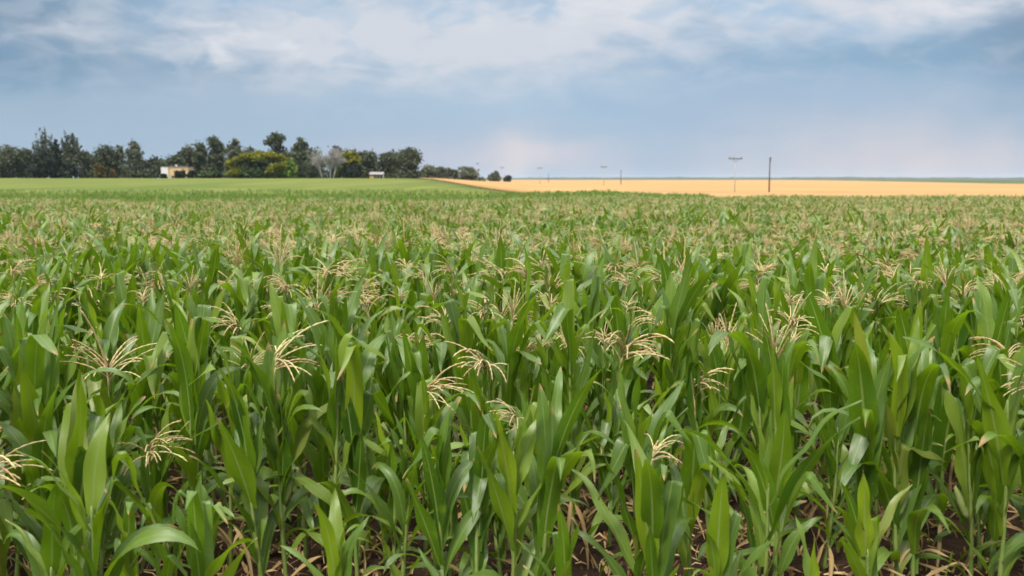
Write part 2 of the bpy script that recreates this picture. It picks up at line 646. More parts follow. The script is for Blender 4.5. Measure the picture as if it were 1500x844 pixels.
M['euc'] = fol('grey_green_foliage', (0.044, 0.056, 0.034), (0.082, 0.094, 0.056), (0.130, 0.142, 0.086))  # tree foliage colours lightened to stand in for distance haze
M['dark'] = fol('dark_foliage', (0.014, 0.020, 0.016), (0.024, 0.033, 0.022), (0.040, 0.048, 0.032))
M['pine'] = fol('pine_foliage', (0.032, 0.043, 0.023), (0.060, 0.074, 0.039), (0.100, 0.115, 0.060))
M['yell'] = fol('yellow_green_foliage', (0.06, 0.08, 0.010), (0.16, 0.165, 0.014), (0.29, 0.26, 0.02))
M['brig'] = fol('bright_green_foliage', (0.05, 0.10, 0.014), (0.09, 0.16, 0.022), (0.14, 0.21, 0.03))
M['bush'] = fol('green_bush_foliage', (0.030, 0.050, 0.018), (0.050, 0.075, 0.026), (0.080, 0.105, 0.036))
M['rust'] = fol('ochre_foliage', (0.05, 0.045, 0.018), (0.095, 0.07, 0.022), (0.15, 0.105, 0.03))
M['bark'] = simple('bark', (0.09, 0.075, 0.06), (0.16, 0.135, 0.11), 1.5)
M['grey_bark'] = simple('grey_bark', (0.22, 0.21, 0.20), (0.33, 0.32, 0.305), 1.2)
M['pale_bark'] = simple('pale_bark', (0.36, 0.34, 0.32), (0.52, 0.50, 0.47), 1.2)


def crown_mb(r, lobes, n, size, fill=0.35):
    """leaf clumps through the volume of uneven lobes; lobes: (x, y, z, rx, ry, rz)"""
    mb = MB()
    vol = [l[3] * l[5] for l in lobes]
    tot = sum(vol)
    for l, w in zip(lobes, vol):
        base = r.random()
        m = int(n * w / tot)
        # a few sub-clumps on every lobe, each with its own tone
        subs = []
        for _ in range(max(5, int(m / 26))):
            a, c = r.uniform(0, 2 * math.pi), r.uniform(-0.75, 1)
            s = math.sqrt(1 - c * c)
            k = r.uniform(0.55, 1.0)
            subs.append((l[0] + l[3] * k * s * math.cos(a), l[1] + l[4] * k * s * math.sin(a), l[2] + l[5] * k * c, r.random()))
        for _ in range(m):
            if r.random() < fill:
                q = [r.gauss(0, 0.5) for _ in range(3)]
                p = (l[0] + l[3] * q[0], l[1] + l[4] * q[1], l[2] + l[5] * q[2])
                tone = base
            else:
                s = subs[r.randrange(len(subs))]
                k = 0.26
                p = (s[0] + r.gauss(0, k * l[3]), s[1] + r.gauss(0, k * l[4]), s[2] + r.gauss(0, k * l[5]))
                tone = (s[3] * 0.7 + r.random() * 0.3)
            if p[2] < 0.15:
                continue
            d = Vector((r.gauss(0, 1), r.gauss(0, 1), r.gauss(0, 1))).normalized()
            e = d.orthogonal().normalized()
            f = d.cross(e)
            sz = size * r.uniform(0.55, 1.35)
            P = Vector(p)
            mb.add([P - e * sz - f * sz * .5, P + e * sz * .4 - f * sz, P + e * sz + f * sz * .5, P - e * sz * .4 + f * sz],
                   [(0, 1, 2, 3)], None, tone * 0.999)
    return mb


def trunk_mb(r, h, rad, lobes):
    mb = MB()
    top = Vector((r.uniform(-.03, .03) * h, r.uniform(-.03, .03) * h, h))
    mid = Vector((r.uniform(-.02, .02) * h, r.uniform(-.02, .02) * h, h * .5))
    mb.tube([(0, 0, -0.3), (0, 0, h * .12), mid, top], [rad * 1.35, rad, rad * .75, rad * .35], 7)
    for l in lobes[:9]:
        s = mid.lerp(top, r.uniform(-0.5, 0.6))
        e = Vector((l[0], l[1], l[2]))
        mb.tube([s, s.lerp(e, .5) + Vector((0, 0, .04 * h)), e], [rad * .4, rad * .25, rad * .08], 5)
    return mb


def tree(name, px0, px1, pytop, dist, style, mat, label, cat='tree', group=None, seed=0, n=1500, pybase=None, bark='bark', size=None):
    """a tree whose crown spans px0..px1 of the photograph at its real distance; it stands on the land"""
    r = random.Random(seed * 131 + 7)
    u = ray((px0 + px1) / 2, HZ)[0]
    X, Y = u * dist, dist
    Z = hgt(X, Y)
    W = (px1 - px0) / FPX * dist
    top = EYE + ray(0, pytop)[1] * dist
    H = top - Z
    if pybase is not None:
        H = (pybase - pytop) / FPX * dist
    hw = W / 2 * (1.12 if style in ('round', 'tall') else 1.0)
    L = []
    if style == 'round':
        for _ in range(9):
            a, q = r.uniform(0, 6.28), r.uniform(0.15, 0.62)
            zz = r.uniform(0.38, 0.78)
            k = r.uniform(.30, .46)
            L.append((math.cos(a) * q * hw, math.sin(a) * q * hw, zz * H, hw * k * 1.25, hw * k * 1.25, H * k * .52))
        L.append((r.uniform(-.2, .2) * hw, 0, .80 * H, hw * .5, hw * .5, H * .17))
        L.append((0, 0, .32 * H, hw * .66, hw * .66, H * .26))
    elif style == 'tall':
        for i in range(10):
            t = i / 9
            k = (0.95 - 0.50 * t) * r.uniform(.75, 1.1)
            L.append((r.uniform(-.34, .34) * hw * (1 - .4 * t), r.uniform(-.3, .3) * hw, (0.16 + .76 * t) * H, hw * k, hw * k, H * .105))
    elif style == 'spires':
        for i in range(15):
            q = -1 + 2 * i / 14
            x0 = (q * .55 + r.uniform(-.06, .06)) * hw
            hh = H * (1.0 - .22 * abs(q) ** 1.5) * r.uniform(.80, 1.0)
            if i in (5, 8):
                hh = H
            for t in (.45, .6, .72, .83, .92, .98):
                L.append((x0 + q * .42 * hw * (t - .4) + r.uniform(-.05, .05) * hw, r.uniform(-.3, .3) * hw, hh * t,
                          hw * .24 * (1.25 - t), hw * .24 * (1.25 - t), hh * .075))
        L.append((0, 0, H * .22, hw * .8, hw * .6, H * .22))
        L.append((0, 0, H * .42, hw * .75, hw * .6, H * .2))
    elif style == 'pine':
        for i in range(7):
            a = r.uniform(0, 6.28)
            q = r.uniform(.1, .5)
            L.append((math.cos(a) * q * hw, math.sin(a) * q * hw, H * r.uniform(.66, .9), hw * .52, hw * .52, H * .09))
        L.append((0, 0, H * .93, hw * .42, hw * .42, H * .07))
        for i in range(7):
            L.append((r.uniform(-.6, .6) * hw, r.uniform(-.4, .4) * hw, H * r.uniform(.25, .66), hw * .55, hw * .55, H * .12))
    elif style == 'dome':
        for i in range(34):
            a = r.uniform(0, 6.28)
            q = math.sqrt(r.random()) * .92
            zz = .26 + .64 * math.sqrt(max(0, 1 - q * q))
            L.append((math.cos(a) * q * hw, math.sin(a) * q * hw, zz * H, hw * .15, hw * .15, H * .085))
        for i in range(16):
            a = r.uniform(0, 6.28)
            L.append((math.cos(a) * .93 * hw, math.sin(a) * .93 * hw, r.uniform(.12, .5) * H, hw * .13, hw * .13, H * .1))
    elif style == 'bush':
        for i in range(8):
            L.append((r.uniform(-.62, .62) * hw, r.uniform(-.5, .5) * hw, H * r.uniform(.28, .68), hw * .38, hw * .38, H * .27))
        L.append((0, 0, H * .3, hw * .7, hw * .6, H * .28))
    if style in ('round', 'tall', 'pine'):
        for _ in range(6):
            L.append((r.uniform(-.75, .75) * hw, r.uniform(-.4, .4) * hw, H * r.uniform(.07, .16), hw * .55, hw * .5, H * .13))
    root = empty(name, (X, Y, Z - 0.02), 0)
    n = int(n * 2.6)
    tag(root, label, cat, group)
    sz = size or max(0.22, 0.0010 * dist)
    crown_mb(r, L, n, sz).build('crown', M[mat], root, smooth=False)
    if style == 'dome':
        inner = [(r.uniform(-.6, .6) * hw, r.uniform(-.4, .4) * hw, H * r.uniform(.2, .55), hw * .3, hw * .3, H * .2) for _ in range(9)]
        crown_mb(r, inner, n // 2, sz).build('inner_foliage', M['bush'], root, smooth=False)  # darker foliage colour inside the dome stands in for the crown's inner shade
    trunk_mb(r, H * .8, max(.08, H * .018), L).build('trunk', M[bark], root)
    return root


G1 = 'trees of the windbreak left of the house'
G2 = 'trees of the grove right of the house'
G3 = 'small trees past the end of the grove'
tree('broadleaf_tree', -46, -8, 208, 455, 'round', 'euc', 'grey-green tree at the outer left end of the windbreak, half out of sight', group=G1, seed=1)
tree('broadleaf_tree', -8, 27, 213, 470, 'round', 'euc', 'rounded grey-green tree cut by the left edge of the photo', group=G1, seed=2)
tree('broadleaf_tree', 22, 52, 219, 475, 'round', 'pine', 'low grey tree between the leftmost rounded tree and the blackish one', group=G1, seed=3)
tree('feathery_tree', 48, 88, 191, 480, 'spires', 'euc', 'tallest feathery tree with wispy spires rising above the blackish tree', group=G1, seed=4, n=1500, size=.34)
tree('dark_tree', 37, 84, 216, 452, 'bush', 'dark', 'broad blackish tree at the foot of the tall wispy spires', group=G1, seed=5, n=2200)
tree('narrow_conifer', 77, 92, 206, 456, 'tall', 'dark', 'narrow dark spire of a tree beside the feathery trees', group=G1, seed=6, n=800)
tree('feathery_tree', 84, 124, 196, 470, 'spires', 'euc', 'broad feathery tree right of the narrow dark spire', group=G1, seed=7, n=1900, size=.36)
tree('dark_tree', 88, 116, 238, 452, 'bush', 'dark', 'low dark bushy tree beneath the broad feathery one', group=G1, seed=8, n=900)
tree('broadleaf_tree', 114, 144, 221, 478, 'round', 'euc', 'lower grey tree in the dip right of the feathery trees', group=G1, seed=9, n=1200)
tree('broadleaf_tree', 136, 173, 213, 468, 'round', 'pine', 'grey-green tree with a pointed top, above the ochre bushes', group=G1, seed=10)
tree('broadleaf_tree', 165, 188, 214, 476, 'tall', 'euc', 'slim pale grey tree between the pointed and the airy tree', group=G1, seed=11, n=800)
tree('feathery_tree', 184, 217, 208, 466, 'tall', 'euc', 'tall airy tree with a loose flat top near the house', group=G1, seed=12, n=1300)
tree('broadleaf_tree', 208, 248, 229, 474, 'bush', 'pine', 'low dark tree directly left of the cream house', group=G1, seed=13, n=1300)
tree('ochre_bush', 140, 156, 240, 450, 'bush', 'rust', 'small ochre bush under the tree with the pointed top', 'bush', 'ochre bushes in the windbreak', seed=14, n=420)
tree('ochre_bush', 161, 172, 244, 450, 'bush', 'rust', 'smaller ochre bush right of the other ochre bush', 'bush', 'ochre bushes in the windbreak', seed=15, n=300)

tree('broadleaf_tree', 248, 277, 228, 472, 'round', 'pine', 'low dark tree rising behind the roof of the cream house', group=G2, seed=20)
tree('broadleaf_tree', 263, 288, 213, 480, 'round', 'euc', 'grey-green tree right of the house, at the step of the skyline', group=G2, seed=21)
tree('broadleaf_tree', 283, 306, 211, 476, 'round', 'pine', 'dark rounded tree left of the peaked tall tree', group=G2, seed=22)
tree('broadleaf_tree', 300, 336, 202, 478, 'tall', 'pine', 'tall dark tree with a peaked top behind the yellow-green dome', group=G2, seed=23, n=1900)
tree('broadleaf_tree', 331, 361, 205, 474, 'tall', 'euc', 'tall dark tree just right of the peaked one', group=G2, seed=24, n=1700)
tree('broadleaf_tree', 355, 378, 215, 480, 'round', 'euc', 'grey tree filling the gap left of the round-topped pine', group=G2, seed=25, n=1000)
tree('pine_tree', 386, 423, 195, 482, 'pine', 'pine', 'tallest pine of the grove with a round separate head', group=G2, seed=26, n=1700)
tree('pine_tree', 428, 456, 202, 480, 'pine', 'pine', 'second pine with a dark head, right of the tallest pine', group=G2, seed=27, n=1500)
tree('broadleaf_tree', 414, 450, 222, 476, 'round', 'pine', 'dark tree between the two tall pines', group=G2, seed=28)
tree('broadleaf_tree', 446, 478, 217, 478, 'round', 'euc', 'dark tree left of the bare grey tree', group=G2, seed=29)
tree('broadleaf_tree', 483, 508, 212, 484, 'round', 'dark', 'dark tree peeping up behind the bare grey tree', group=G2, seed=30)
tree('broadleaf_tree', 502, 534, 220, 478, 'round', 'euc', 'dark tree behind the small yellow-leaved tree', group=G2, seed=31)
tree('broadleaf_tree', 526, 556, 221, 476, 'round', 'euc', 'grey-green tree behind the white-roofed shed', group=G2, seed=32)
tree('broadleaf_tree', 550, 582, 223, 472, 'round', 'pine', 'dark tree at the right above the white-roofed shed', group=G2, seed=33)
tree('broadleaf_tree', 570, 598, 221, 468, 'round', 'euc', 'dark tree left of the large round end tree', group=G2, seed=34)
tree('broadleaf_tree', 586, 617, 217, 458, 'round', 'euc', 'large rounded tree at the right end of the grove', group=G2, seed=35, n=1900)
tree('umbrella_tree', 336, 430, 221, 452, 'dome', 'yell', 'wide domed tree with yellow-green crown in front of the grove', group=G2, seed=36, n=3600)
tree('bright_tree', 403, 434, 235, 446, 'bush', 'brig', 'small bright green tree at the right foot of the domed tree', group=G2, seed=37, n=1000)
tree('green_bush', 366, 402, 245, 445, 'bush', 'bush', 'dark green bush in front of the domed tree', 'bush', seed=38, n=900)
tree('yellow_tree', 494, 531, 221, 458, 'dome', 'yell', 'small tree with yellow leaves beside the bare grey tree', group=G2, seed=39, n=1100)
tree('green_bush', 285, 318, 250, 446, 'bush', 'bush', 'low pale green bush right of the cream house', 'bush', seed=40, n=600)
tree('dark_tree', 506, 530, 238, 452, 'bush', 'dark', 'low dark tree below the yellow-leaved tree', group=G2, seed=41, n=800)
tree('dark_tree', 433, 464, 234, 455, 'bush', 'pine', 'low dark tree between the bright green and the bare tree', group=G2, seed=42, n=800)

tree('far_tree', 616, 641, 242, 640, 'round', 'euc', 'first small tree right of the large round end tree', group=G3, seed=50, n=700)
tree('far_tree', 637, 657, 245, 650, 'round', 'euc', 'second small tree out along the far wheat edge', group=G3, seed=51, n=600)
tree('far_tree', 654, 672, 247, 655, 'round', 'pine', 'lowest small tree in the middle of the far tree row', group=G3, seed=52, n=600)
tree('far_tree', 668, 703, 244, 650, 'round', 'euc', 'widest small tree at the right end of the far tree row', group=G3, seed=53, n=900)
tree('far_tree', 713, 733, 251, 760, 'bush', 'euc', 'lone round bushy tree on the wheat horizon', group=G3, seed=54, n=500)  # greyer foliage colour imitates fading into the haze
tree('far_bush', 737, 749, 257, 800, 'bush', 'dark', 'tiny dark bush on the wheat horizon, right of the lone tree', 'bush', seed=55, n=300)


def bare_tree():
    r = random.Random(77)
    d = 450
    u = ray(482, HZ)[0]
    root = empty('bare_tree', (u * d, d, hgt(u * d, d)))
    tag(root, 'leafless silvery tree with pale trunks and tangled grey branches', 'tree', G2)
    br = MB()

    def grow(p, dirv, ln, rad, lev):
        q = p + dirv * ln
        m = (p + q) / 2 + Vector((r.gauss(0, .05), r.gauss(0, .05), r.gauss(0, .03))) * ln
        br.tube([p, m, q], [rad, rad * .8, rad * .6], 4)
        if lev == 0:
            return
        for _ in range(4 if lev > 1 else 5):
            nd = (dirv + Vector((r.gauss(0, .55), r.gauss(0, .55), r.gauss(.18, .3)))).normalized()
            grow(p.lerp(q, r.uniform(.55, 1)), nd, ln * r.uniform(.55, .85), max(.034, rad * .5), lev - 1)

    for k, (x, lean) in enumerate(((-3.2, -.2), (.6, .02), (1.9, .22))):
        t = MB()
        p0, p1 = Vector((x, r.uniform(-.6, .6), -.2)), Vector((x + lean * 6, 0, 6.2))
        t.tube([p0, p0.lerp(p1, .5) + Vector((.1, 0, 0)), p1], [.34, .27, .2], 7)
        t.build('trunk', M['pale_bark'], root)
        for _ in range(15):
            grow(p0.lerp(p1, r.uniform(.25, 1)), Vector((r.gauss(lean * 1.2, .38), r.gauss(0, .4), 1.0)).normalized(), r.uniform(2.6, 4.2), .09, 3)
    br.build('branches', M['grey_bark'], root)


bare_tree()


# ------------------------------------------------------------------ farm buildings
M['cream'] = simple('cream_plaster', (0.50, 0.34, 0.18), (0.56, 0.40, 0.23), 1.2, .9)
M['white'] = simple('white_plaster', (0.52, 0.51, 0.50), (0.60, 0.59, 0.58), 1.2, .9)
M['rooft'] = simple('pale_roof', (0.20, 0.19, 0.185), (0.26, 0.245, 0.24), .8, .9)
M['glass'] = simple('dark_glass', (0.015, 0.017, 0.02), (0.03, 0.033, 0.038), 2, .2, .5)
M['door'] = simple('brown_door', (0.06, 0.035, 0.02), (0.1, 0.06, 0.035), 2)
M['brick'] = simple('clay_wall', (0.42, 0.25, 0.12), (0.52, 0.33, 0.17), 2, .9)


def cream_house():
    d = 447
    x0, x1 = ray(237, HZ)[0] * d, ray(276, HZ)[0] * d
    xc = (x0 + x1) / 2
    z = hgt(xc, d)
    H = EYE + ray(0, 244)[1] * d - z
    W = x1 - x0
    root = empty('farmhouse', (xc, d, z))
    tag(root, 'flat-roofed cream farmhouse with a white end and a dark arched doorway', 'house')
    xs = -W / 2 + W * .27
    w = MB()
    # cream front with an arched carport opening, cut as a real recess
    ax, ar, ah = W * .23, 1.45, 1.5
    arch = [(ax + ar * math.cos(t), ah + ar * math.sin(t)) for t in [math.pi * i / 12 for i in range(13)]]
    loop = [(xs, 0), (xs, H - .3), (W / 2, H - .3), (W / 2, 0), (ax + ar, 0)] + arch + [(ax - ar, 0)]
    vs = [(a, 0, b) for a, b in loop] + [(a, .35, b) for a, b in loop]
    n = len(loop)
    fs = [tuple(range(n)), tuple(range(2 * n - 1, n - 1, -1))] + [(i, i + n, (i + 1) % n + n, (i + 1) % n) for i in range(n)]
    w.add(vs, fs)
    w.box(((xs + W / 2) / 2, 7, (H - .3) / 2), (W / 2 - xs, .3, H - .3))
    w.box((W / 2 - .15, 3.6, (H - .3) / 2), (.3, 6.5, H - .32))
    w.box(((xs + W / 2) / 2, 3.2, (H - .3) / 2), (W / 2 - xs - .6, .2, H - .4), mi=1)
    w.build('wall', [M['cream'], M['door']], root, smooth=False)
    e = MB()
    e.box((-W / 2 + W * .135, 3.3, (H - .25) / 2), (W * .27 - .01, 7.6, H - .25))
    e.build('end_wall', M['white'], root, smooth=False)
    rf = MB()
    rf.box((W * .135, 3.5, H - .22), (W * .73 + .1, 7.6, .16))
    rf.box((W * .135, -.13, H - .06), (W * .73 + .3, .2, .2))
    rf.box((-W * .365, 3.3, H - .15), (W * .27 + .2, 7.9, .2))
    rf.build('roof', M['rooft'], root, smooth=False)
    ch = MB()
    ch.box((-W * .05, 4.2, H + .28), (.7, .7, 1.0))
    ch.box((-W * .05, 4.2, H + .82), (.86, .86, .1))
    ch.build('chimney', M['white'], root, smooth=False)
    for px, pz, ww, hh in ((-W * .36, 1.35, 1.9, 1.7), (-W * .09, .9, .9, 1.2)):
        fr = MB()
        y0 = -.55 if px < xs else -.04
        for sx in (-1, 1):
            fr.box((px + sx * (ww / 2 + .05), y0, pz), (.1, .1, hh + .2))
            fr.box((px, y0, pz + sx * (hh / 2 + .05)), (ww, .1, .1))
        f = fr.build('window', M['white'], root, smooth=False)
        g = MB()
        g.box((px, y0 + .02, pz), (ww, .04, hh))
        g.build('pane', M['glass'], f, smooth=False)


cream_house()
tree('dark_bush', 257, 273, 249.5, 443, 'bush', 'dark', 'round blackish bush in front of the cream farmhouse', 'bush', seed=60, n=700)
tree('dark_bush', 237, 245, 254, 443, 'bush', 'dark', 'small blackish bush before the white end of the farmhouse', 'bush', seed=61, n=350)
tree('dark_bush', 273, 286, 249, 446, 'bush', 'dark', 'blackish bush against the right corner of the farmhouse', 'bush', seed=62, n=500)


def white_shed():
    d = 444
    x0, x1 = ray(541, HZ)[0] * d, ray(562, HZ)[0] * d
    xc, W = (x0 + x1) / 2, x1 - x0
    z = hgt(xc, d)
    H = EYE + ray(0, 252)[1] * d - z
    root = empty('farm_shed', (xc, d, z))
    tag(root, 'small clay-walled shed with a pale low roof and open front, at the grove edge', 'shed')
    w = MB()
    w.box((0, 4, H * .38), (W - .4, .25, H * .76))
    w.box((-W / 2 + .3, 2, H * .38), (.25, 3.7, H * .76))
    w.box((W / 2 - .3, 2, H * .38), (.25, 3.7, H * .76))
    w.box((-W * .32, .12, H * .36), (W * .30, .22, H * .72))
    w.build('wall', M['brick'], root, smooth=False)
    r = MB()
    r.add([(-W / 2, -.6, H * .66), (W / 2, -.6, H * .66), (W / 2, 2.2, H), (-W / 2, 2.2, H), (W / 2, 4.8, H * .70), (-W / 2, 4.8, H * .70),
           (-W / 2, -.6, H * .62), (W / 2, -.6, H * .62), (W / 2, 2.2, H * .96), (-W / 2, 2.2, H * .96), (W / 2, 4.8, H * .66), (-W / 2, 4.8, H * .66)],
          [(0, 1, 2, 3), (3, 2, 4, 5), (7, 6, 9, 8), (8, 9, 11, 10), (0, 6, 7, 1), (4, 10, 11, 5), (1, 7, 8, 2), (2, 8, 10, 4), (3, 9, 6, 0), (5, 11, 9, 3)])
    r.build('roof', M['rooft'], root, smooth=False)
    for k in (.02, .24, .45):
        p = MB()
        p.tube([(W * k, -.3, -.1), (W * k, -.3, H * .64)], .09, 6)
        p.build('post', M['white'], root, smooth=False)


white_shed()

# ------------------------------------------------------------------ power poles
M['wood'] = simple('weathered_wood', (0.055, 0.05, 0.045), (0.095, 0.088, 0.08), 2, .9)
M['concrete'] = simple('pole_concrete', (0.30, 0.29, 0.28), (0.40, 0.39, 0.37), 2, .9)
M['insul'] = simple('insulator', (0.10, 0.08, 0.07), (0.16, 0.13, 0.11), 5, .3)


def pole(px, pytop, d, label, group, arm, yaw, rad=.15, mat='wood'):
    x = ray(px, HZ)[0] * d
    z = hgt(x, d)
    H = EYE + ray(0, pytop)[1] * d - z
    root = empty('utility_pole', (x, d, z), yaw)
    tag(root, label, 'utility pole', group)
    s = MB()
    s.tube([(0, 0, -.3), (0, 0, H * .5), (0, 0, H)], [rad * 1.15, rad, rad * .8], 10)
    s.build('shaft', M[mat], root)
    a = MB()
    a.box((0, -rad * 1.1, H - .35), (arm, .16, .22))
    a.build('crossarm', M['wood'], root, smooth=False)
    for k in (-.45, -.12, .45):
        i = MB()
        i.tube([(arm * k, -rad * 1.1, H - .25), (arm * k, -rad * 1.1, H - .1), (arm * k, -rad * 1.1, H + .12)], [.05, .13, .07], 8)
        i.build('insulator', M['insul'], root)
    b = MB()
    b.tube([(-arm * .26, -rad * 1.1, H - .46), (0, -rad, H - 1.15)], .045, 5)
    b.build('brace', M['wood'], root)
    b = MB()
    b.tube([(arm * .26, -rad * 1.1, H - .46), (0, -rad, H - 1.15)], .045, 5)
    b.build('brace', M['wood'], root)


PG1, PG2 = 'poles of the line seen edge-on over the wheat', 'poles with wide crossarms over the wheat'
pole(1127, 231, 232, 'thickest dark bare-looking pole, the nearest in the wheat', PG1, 1.4, math.radians(78), .15)
pole(909.5, 249, 560, 'thin dark pole standing alone near the middle of the wheat', PG1, 1.4, math.radians(80), .17)
pole(803.5, 255, 900, 'faint short pole where the green crop corner meets wheat', PG1, 1.2, math.radians(80), .22)
pole(1076.5, 230.5, 240, 'slim pale pole with wide T-shaped crossarm, left of the thickest pole', PG2, 3.3, math.radians(4), .09, 'concrete')
pole(884.5, 243.5, 470, 'slim pole with T-shaped crossarm left of the lone thin pole', PG2, 3.3, math.radians(4), .13, 'concrete')
pole(791, 245.5, 590, 'faint T-shaped pole right of the tiny bush on the horizon', PG2, 3.2, math.radians(4), .13, 'concrete')
pole(735.5, 245, 720, 'faint T-shaped pole rising behind the lone round tree', PG2, 3.2, math.radians(4), .15, 'concrete')
pole(699.5, 239, 640, 'faint T-shaped pole at the right end of the far tree row', PG2, 2.4, math.radians(50), .13, 'concrete')


# ------------------------------------------------------------------ corn: leaves, tassels, stalks
def leaf_strip(mb, r, L, W, th0, bend, powr, kink=None, twist=0.0, wav=.018, fold=.28, nseg=14, cols=5, org=(0, 0, 0), az=0.0, tone=0.0, mi=0, sway=0.0):
    """one blade: leaves the stalk at th0 from the vertical, bows over by bend, may fold sharply at kink=(t, angle)"""
    ca, sa = math.cos(az), math.sin(az)
    ph, ph2 = r.uniform(0, 6.28), r.uniform(0, 6.28)
    fr = r.uniform(9, 15)
    if kink:
        tk = kink[0]
        ts = sorted(set([i / nseg for i in range(nseg + 1) if abs(i / nseg - tk) > .028] + [tk - .022, tk - .008, tk + .008, tk + .022]))
    else:
        ts = [i / nseg for i in range(nseg + 1)]
    x = z = 0.0
    vs, uv = [], []
    pt = 0.0
    for i, t in enumerate(ts):
        def ang(q):
            a = th0 + bend * q ** powr
            if kink:
                a += kink[1] * sstep(kink[0] - .022, kink[0] + .022, q)
            return a
        dt = t - pt
        tm = (t + pt) / 2
        a = ang(tm)
        x += math.sin(a) * dt * L
        z += math.cos(a) * dt * L
        pt = t
        a = ang(t)
        w = W * (.46 + .54 * sstep(0, .28, t)) * max(0.0, 1 - t ** 2.3) ** .8
        w = max(w, .0015)
        roll = twist * t
        T = (math.sin(a), math.cos(a))
        Nx, Nz = -math.cos(a), math.sin(a)
        fd = fold * (1 - .75 * t)
        for j in range(cols):
            s = -1 + 2 * j / (cols - 1)
            up = abs(s) * w * .5 * fd + wav * (W / .1) * s * s * math.sin(fr * t + (ph if s > 0 else ph2)) * sstep(0, .2, t) * (1 - .5 * t)
            sd = s * w * .5 * math.sqrt(max(.2, 1 - (fd * .6) ** 2))
            cr, sr = math.cos(roll), math.sin(roll)
            S, N = sd * cr - up * sr, sd * sr + up * cr
            X, Y, Z = x + N * Nx, S + sway * t * t, z + N * Nz
            vs.append((org[0] + X * ca - Y * sa, org[1] + X * sa + Y * ca, org[2] + Z))
            uv.append((j / (cols - 1), t))
    fs = []
    for i in range(len(ts) - 1):
        for j in range(cols - 1):
            a = i * cols + j
            fs.append((a, a + 1, a + cols + 1, a + cols))
    mb.add(vs, fs, uv, tone, mi)


R = math.radians


def leaf_spec(r, style):
    """random numbers for one of the leaf habits; unit length 1 m is scaled later"""
    if style == 'up':          # young blade, nearly straight up, tip nodding a little
        return dict(L=U2(r, .64, .88), W=U2(r, 0.118, 0.167), th0=R(U2(r, 3, 14)), bend=R(U2(r, 5, 38)), powr=2.6, twist=r.uniform(-.6, .6), sway=r.uniform(-.06, .06))
    if style == 'upkink':      # upright blade whose end folds over
        return dict(L=U2(r, .70, .92), W=U2(r, 0.130, 0.172), th0=R(U2(r, 5, 17)), bend=R(U2(r, 5, 20)), powr=2, kink=(U2(r, .52, .76), R(U2(r, 100, 145))), twist=r.uniform(-.5, .5), sway=r.uniform(-.05, .05))
    if style == 'arch':        # rises steeply, then bows over in an arc with a hanging tip
        return dict(L=U2(r, .80, 1.02), W=U2(r, 0.112, 0.149), th0=R(U2(r, 9, 22)), bend=R(U2(r, 115, 165)), powr=U2(r, 2.0, 3.2), twist=r.uniform(-.8, .8), sway=r.uniform(-.12, .12))
    if style == 'slant':       # stiff, slanting out, the end drooping
        return dict(L=U2(r, .72, .94), W=U2(r, 0.106, 0.149), th0=R(U2(r, 14, 30)), bend=R(U2(r, 25, 75)), powr=2.6, twist=r.uniform(-.9, .9), sway=r.uniform(-.1, .1))
    if style == 'hang':        # old lower blade hanging down beside the stalk
        return dict(L=U2(r, .66, .86), W=U2(r, 0.106, 0.144), th0=R(U2(r, 25, 42)), bend=R(U2(r, 110, 140)), powr=1.0, twist=r.uniform(-.8, .8), sway=r.uniform(-.1, .1))
    if style == 'dry':
        return dict(L=U2(r, 0.440, 0.660), W=U2(r, .02, .045), th0=R(U2(r, 50, 80)), bend=R(U2(r, 80, 110)), powr=.55, twist=r.uniform(-2.5, 2.5), sway=r.uniform(-.15, .15), wav=.03, fold=.7)


def U2(r, a, b):
    return r.uniform(a, b)


def tassel(mb, r, style, nb=11, ln=.27, mi=0, seg=9, sides=5, thick=1.0):
    """a corn tassel: central spike and arching side branches set with spikelets, its foot at the origin"""
    lean = {'erect': .1, 'splay': .25, 'droop': .75, 'side': .5}[style]
    la = r.uniform(0, 6.28) if style != 'side' else 0.0
    foot = [(0, 0, -.12), (0, 0, 0.0), (.01 * math.cos(la), .01 * math.sin(la), .05)]
    mb.tube(foot, [.006, .005, .0045], 5, .9, mi)

    def branch(org, az, th0, bend, L, rad, tone):
        pts, rad_l = [], []
        x = z = 0.0
        for i in range(seg + 1):
            t = i / seg
            a = th0 + bend * t ** 1.2
            if i:
                x += math.sin(a) * L / seg
                z += math.cos(a) * L / seg
            pts.append((org[0] + x * math.cos(az), org[1] + x * math.sin(az), org[2] + z))
            q = (.45 if i < 2 else 1.0) * (1 + (.36 if i % 2 else -.30)) * (1 if i < seg else .4)
            rad_l.append(rad * q * thick * (1 - .35 * t))
        mb.tube(pts, rad_l, sides, tone, mi)

    sp = {'erect': (r.uniform(0, .12), .15), 'splay': (.2, .35), 'droop': (.35, 1.6), 'side': (.45, .9)}[style]
    branch((0, 0, .04), la, sp[0], sp[1], ln * 1.25, .0062, r.uniform(0, .45))
    for k in range(nb):
        az = la + (k * 2.4 + r.uniform(-.4, .4) if style in ('erect', 'splay') else r.gauss(0, .85))
        h = r.uniform(0, .10)
        if style == 'erect':
            th, be = r.uniform(.2, .55), r.uniform(.1, .7)
        elif style == 'splay':
            th, be = r.uniform(.5, 1.0), r.uniform(.5, 1.3)
        elif style == 'droop':
            th, be = r.uniform(.4, 1.0), r.uniform(.9, 1.8)
        else:
            th, be = r.uniform(.7, 1.2), r.uniform(.6, 1.5)
        branch((0, 0, h), az, th, be, ln * r.uniform(.6, 1.05), .0046, r.uniform(.05, .98))


